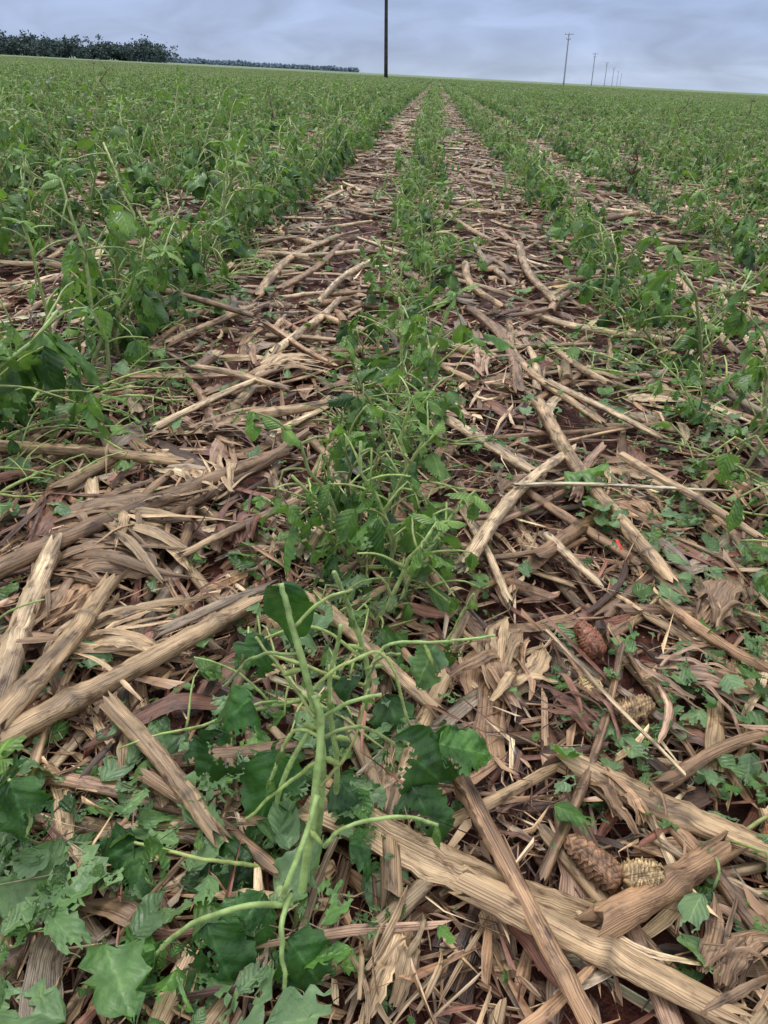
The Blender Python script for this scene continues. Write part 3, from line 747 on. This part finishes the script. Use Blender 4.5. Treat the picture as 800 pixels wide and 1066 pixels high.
stick(m,r,[(-.072,.34,.135),(-.095,.36,.15),(-.12,.385,.16)],.0013,.0009)
stick(m,r,[(-.068,.33,.08),(-.05,.345,.10),(-.04,.375,.13)],.0013,.0009)
stick(m,r,[(-.10,.30,.03),(-.14,.29,.05),(-.19,.30,.045)],.0015,.0010)
stick(m,r,[(-.27,.30,.03),(-.262,.305,.06),(-.265,.30,.10)],.0013,.0009)
for (px,py,pz,pa) in [(-.068,.338,.10,0),(-.07,.34,.125,2.5),(-.062,.355,.10,.6),(-.083,.352,.165,3.3),(-.072,.30,.075,-.6)]: pod(m,r,(px,py,pz),pa)
for (b,f,u,L,W,c,tr) in [
 ((-.099,.372,.218),(.06,-.08,-1),(-.1,-1,.2),.065,.036,BD,.1),
 ((-.12,.362,.125),(-.75,-.25,-.55),(-.3,-.5,1),.070,.058,BL,.5),
 ((-.135,.352,.10),(-.5,-.5,-.9),(0,-1,.5),.060,.048,BD,.5),
 ((-.10,.352,.085),(-.2,-.5,-.8),(0,-.8,.7),.062,.050,BL,.4),
 ((-.022,.358,.10),(.7,-.3,-.35),(-.1,-.7,1),.058,.052,BL,.2),
 ((.008,.372,.095),(.6,-.2,-.8),(.3,-.7,.6),.058,.045,BD,.5),
 ((.012,.366,.09),(.9,.2,-.3),(0,-.5,1),.052,.040,BB,.6),
 ((-.005,.345,.07),(.5,-.6,-.4),(0,-.4,1),.055,.045,BL,.5),
 ((-.150,.238,.045),(.2,-.6,-.5),(0,-.5,1),.062,.050,BL,.5),
 ((-.125,.245,.055),(.5,-.7,-.5),(0,-.5,1),.058,.045,BD,.5),
 ((-.155,.235,.04),(-.8,-.2,-.3),(0,-.3,1),.058,.044,BB,.7),
 ((-.075,.24,.055),(.5,-.3,-.5),(.2,-.6,1),.055,.042,BL,.6),
 ((-.095,.27,.05),(-.4,-.6,-.3),(0,-.4,1),.056,.046,BL,.5),
 ((-.11,.30,.04),(-.7,-.2,-.3),(0,-.4,1),.060,.050,BD,.5),
 ((-.09,.33,.05),(-.7,-.5,-.3),(0,-.5,1),.055,.044,BL,.5),
 ((-.19,.30,.045),(-.8,-.3,-.3),(0,-.4,1),.060,.048,BD,.5),
 ((-.18,.30,.045),(-.1,-.9,-.3),(0,-.4,1),.055,.042,BL,.6),
 ((-.265,.30,.10),(-.5,.2,-.5),(0,-.4,1),.055,.044,BD,.6),
 ((-.265,.30,.10),(.4,-.5,-.6),(0,-.4,1),.05,.04,BL,.6),
 ((-.27,.33,.06),(-.5,-.6,-.3),(0,-.3,1),.06,.048,BD,.5),
 ((-.06,.355,.06),(.6,-.4,-.3),(0,-.4,1),.055,.045,BD,.6),
 ((-.045,.31,.05),(.8,.1,-.3),(0,-.3,1),.05,.04,BL,.8)]:
    leaflet(m,r,b,f,u,L,W,droop=r.uniform(.3,1.0),fold=r.uniform(.15,.6),tear=tr,nu=22,nv=10,col=np.array(c)*r.uniform(.85,1.3),ripple=.10,zmin=.02)
m.obj('soybean_plant',[M_LEAF,M_STEM])
r=np.random.default_rng(901); m=MB()
stick(m,r,[(-.05,.455,-.01),(-.045,.46,.06),(-.060,.465,.12),(-.075,.455,.17)],.0026,.0016,G)
stick(m,r,[(-.047,.458,.05),(-.033,.47,.085),(.01,.474,.092),(.059,.477,.10)],.0017,.0011,G)
stick(m,r,[(-.05,.46,.08),(-.09,.46,.11),(-.13,.455,.10)],.0015,.0010)
stick(m,r,[(-.045,.46,.06),(-.035,.44,.10),(-.02,.425,.12)],.0014,.0010)
stick(m,r,[(.02,.475,.094),(.03,.47,.13),(.035,.468,.15)],.0012,.0009)
for (px,py,pz,pa) in [(-.048,.458,.07,.4),(-.05,.46,.09,2.8),(.0,.474,.09,-1)]: pod(m,r,(px,py,pz),pa)
for (b,f,u,L,W,c,tr) in [((.025,.475,.09),(0,-.1,-1),(.2,-1,.2),.04,.024,BL,.3),((.01,.47,.092),(-.3,-.4,-.5),(0,-.4,1),.048,.038,(.11,.2,.09),.6),
 ((-.13,.455,.10),(-.5,-.5,-.6),(0,-.6,1),.055,.045,BL,.6),((-.06,.44,.04),(-.5,-.6,-.2),(0,-.4,1),.058,.048,BD,.6),((-.03,.45,.05),(.4,-.6,-.3),(0,-.4,1),.058,.048,BL,.6),((-.05,.47,.05),(-.8,.2,-.2),(0,-.4,1),.058,.048,BD,.6)]:
    leaflet(m,r,b,f,u,L,W,droop=r.uniform(.3,.9),fold=r.uniform(.15,.55),tear=tr,nu=16,nv=7,col=np.array(c)*r.uniform(.9,1.3),ripple=.09,zmin=.02)
m.obj('soybean_plant',[M_LEAF,M_STEM])
for i,(x,y,h,ln) in enumerate([(-.045,.56,.15,(.3,.1)),(-.02,.64,.19,(-.3,0)),(-.07,.70,.17,(.4,.1)),(-.03,.78,.18,(0,.1)),(-.31,.31,.08,(.1,.2)),(-.04,.60,.14,(.6,.3)),(-.06,.67,.15,(-.5,-.2))]):
    r=np.random.default_rng(920+i); m=MB()
    plant(m,r,(x,y,H(x,y)),h,nu=13,nv=5,sides=8,leafp=.5,tear=.7,size=.058,lean=ln,npet=11,hairs=3,thick=.95); m.obj('soybean_plant',[M_LEAF,M_STEM])

m=MB(); r=np.random.default_rng(3); ribbon(m,r,(.222,.72,.045),1.9,.022,.004,(.55,.03,.02),na=8,nc=4,curve=.3,lift=.006,twist=.4); m.obj('red_corn_leaf_fragment',[M_RES])  # small red scrap of corn leaf lying on the residue
for i,(x,y,h) in enumerate([(1.0,4.2,.28),(2.6,9.0,.45),(-3.4,8.5,.5),(-1.4,7,.3),(1.9,12,.4),(5.5,15,.45),(-7,17,.5)]):
    r=np.random.default_rng(700+i); m=MB()
    P=[(x+r.normal(0,.01)*k,y,h*k/5-.01*(k==0)) for k in range(6)]; tube(m,P,np.linspace(.008,.003,6),6,np.array(RED)*.5,0)
    for k in range(5):
        a=r.uniform(0,6.28); z=h*r.uniform(.3,.95); q_=P[int(z/h*5)]
        tube(m,[(q_[0],q_[1],q_[2]),(q_[0]+.04*math.cos(a),q_[1]+.04*math.sin(a),q_[2]+.03),(q_[0]+.06*math.cos(a),q_[1]+.06*math.sin(a),q_[2]+.0)],[.004,.003,.002],4,np.array(RED)*.6,0)
    m.obj('dead_weed',[M_RES])

# ------------------------------------------------------------------ poles
def zg(x,y): return -math.tan(SL)*x
def pole(x,y,h,r,mat,arms=True,lean=0.0):
    m=MB(); z=zg(x,y)
    tube(m,[(x+lean*t*h,y,z-.3+(h+.3)*t) for t in np.linspace(0,1,8)],np.linspace(r,r*.7,8),14,(.1,.1,.1),0)
    if arms:
        for zz,w in ((h-.35,.95),(h-1.3,.5)):
            V=[(x+sx*w+lean*h,y+sy*.06-.2,z+zz+sz*.06) for sx in(-1,1) for sy in(-1,1) for sz in(-1,1)]
            F=[(0,1,3,2),(4,6,7,5),(0,4,5,1),(2,3,7,6),(0,2,6,4),(1,5,7,3)]
            m.add(V,F,(.1,.1,.1),np.zeros((8,3)))
            for sx in(-.9,0,.9):
                tube(m,[(x+sx*w+lean*h,y-.2,z+zz+.07),(x+sx*w+lean*h,y-.2,z+zz+.2),(x+sx*w+lean*h,y-.2,z+zz+.3)],[.05,.09,.04],8,(.1,.1,.1),0)
    m.obj('utility_pole',[mat],slope=False)
pole(-4.48,74.9,10.5,.17,M_POLE,True,.004)
d0=np.array([30.2,204]); dd=np.array([27.7,117.5])
for k in range(6): pole(*(d0+dd*k),10.5,.2,M_POLEF)

# ------------------------------------------------------------------ distant trees
def treeline(name,mat,pts,hmin,hmax,leaf,nl,rs):
    r=np.random.default_rng(rs); m=MB()
    for (x,y) in pts:
        az=math.atan2(x,y); hk=.8+.55*noise.noise((az*14,rs,0))+.4*noise.noise((az*45,rs,4))
        h=r.uniform(hmin,hmax)*hk; z=zg(x,y); w=h*r.uniform(.5,.9)
        tube(m,[(x,y,z-.3),(x+.1,y,z+h*.4),(x+.2,y,z+h*.75)],[h*.03,h*.02,h*.008],6,(.1,.1,.1),0)
        for b in range(3):
            a=r.uniform(0,6.28); tube(m,[(x,y,z+h*.35),(x+w*.6*math.cos(a),y+w*.6*math.sin(a),z+h*.65)],[h*.012,h*.005],4,(.1,.1,.1),0,cap=False)
        nb=10; bc=np.stack([r.normal(0,w*.6,nb),r.normal(0,w*.5,nb),h*r.uniform(.08,.88,nb)],1)
        c=bc[r.integers(nb,size=nl)]+r.normal(0,h*.10,(nl,3))+np.array([x,y,z])
        a=r.normal(size=(nl,3)); a/=np.linalg.norm(a,axis=1,keepdims=True); b=np.cross(a,r.normal(size=(nl,3))); b/=np.linalg.norm(b,axis=1,keepdims=True)
        s=leaf*r.uniform(.5,1.3,nl)[:,None]
        V=np.stack([c-a*s,c-b*s*.7,c+a*s,c+b*s*.7],1)
        m.bulk(V,[(0,1,2,3)],np.full((nl,4,3),.1),np.zeros((nl,4,3)))
    m.obj(name,[mat],smooth=False,slope=False)
def arc(a0,a1,D,n,jit,rs):
    r=np.random.default_rng(rs); o=[]
    for t in np.linspace(0,1,n):
        a=math.radians(a0+(a1-a0)*t+r.normal(0,.12)); d=D+r.normal(0,jit); o.append((d*math.sin(a),d*math.cos(a)))
    return o
treeline('distant_trees',M_TREE,arc(-42,-17.9,480,170,12,1),7.5,13,.6,330,2)
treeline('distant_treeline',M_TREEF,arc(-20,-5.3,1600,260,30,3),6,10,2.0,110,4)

# ------------------------------------------------------------------ camera, light, sky
cam=bpy.data.cameras.new('camera'); co=bpy.data.objects.new('camera',cam); scene.collection.objects.link(co); scene.camera=co
cam.sensor_fit='VERTICAL'; cam.sensor_height=24; cam.sensor_width=18; cam.lens=24*761/1066
cam.clip_start=.01; cam.clip_end=8000
co.location=(0,0,.5); co.rotation_euler=(math.radians(90-30.8),0,math.radians(3.55))

EL,AZ=math.radians(62),math.radians(-30)
sun=bpy.data.lights.new('sun','SUN'); so=bpy.data.objects.new('sun',sun); scene.collection.objects.link(so)
sun.energy=1.5; sun.angle=math.radians(12); sun.color=(1,.97,.92)
dirv=Vector((math.sin(AZ)*math.cos(EL),math.cos(AZ)*math.cos(EL),math.sin(EL)))
so.rotation_euler=dirv.to_track_quat('Z','Y').to_euler()

w=bpy.data.worlds.new('World'); scene.world=w; w.use_nodes=True
nt=w.node_tree; ns=nt.nodes; lk=nt.links; ns.clear()
out=nd(ns,'ShaderNodeOutputWorld'); bg=nd(ns,'ShaderNodeBackground'); bg.inputs[1].default_value=.1
sky=nd(ns,'ShaderNodeTexSky'); sky.sky_type='NISHITA'; sky.sun_disc=False; sky.sun_elevation=EL; sky.sun_rotation=AZ; sky.dust_density=3
tc=nd(ns,'ShaderNodeTexCoord'); sx=nd(ns,'ShaderNodeSeparateXYZ'); lk.new(tc.outputs['Generated'],sx.inputs[0])
mp=nd(ns,'ShaderNodeMapping'); mp.inputs['Scale'].default_value=(6,6,20); lk.new(tc.outputs['Generated'],mp.inputs[0])
cn=nd(ns,'ShaderNodeTexNoise'); cn.inputs['Scale'].default_value=1.5; cn.inputs['Detail'].default_value=7; cn.inputs['Distortion'].default_value=.6; lk.new(mp.outputs[0],cn.inputs['Vector'])
grad=ramp(ns,lk,sx.outputs[2],[(0.0,(.29,.345,.45)),(.035,(.225,.285,.42)),(.10,(.19,.25,.40)),(.40,(.56,.60,.66)),(1.0,(1,1,.97))])
k=nd(ns,'ShaderNodeVectorMath',operation='MULTIPLY'); lk.new(grad,k.inputs[0])
cm=ns.new('ShaderNodeMapRange'); cm.inputs[1].default_value=.3; cm.inputs[2].default_value=.7; cm.inputs[3].default_value=15.5; cm.inputs[4].default_value=23; lk.new(cn.outputs[0],cm.inputs[0])
cmb=ns.new('ShaderNodeCombineXYZ')
for i in range(3): lk.new(cm.outputs[0],cmb.inputs[i])
lk.new(cmb.outputs[0],k.inputs[1])
mx=mixc(ns,lk,.85,sky.outputs[0],k.outputs[0])
lk.new(mx,bg.inputs[0]); lk.new(bg.outputs[0],out.inputs[0])
scene.view_settings.view_transform='Standard'; scene.view_settings.look='None'; scene.view_settings.exposure=0
print('verts',sum(len(o.data.vertices) for o in bpy.data.objects if o.type=='MESH'))
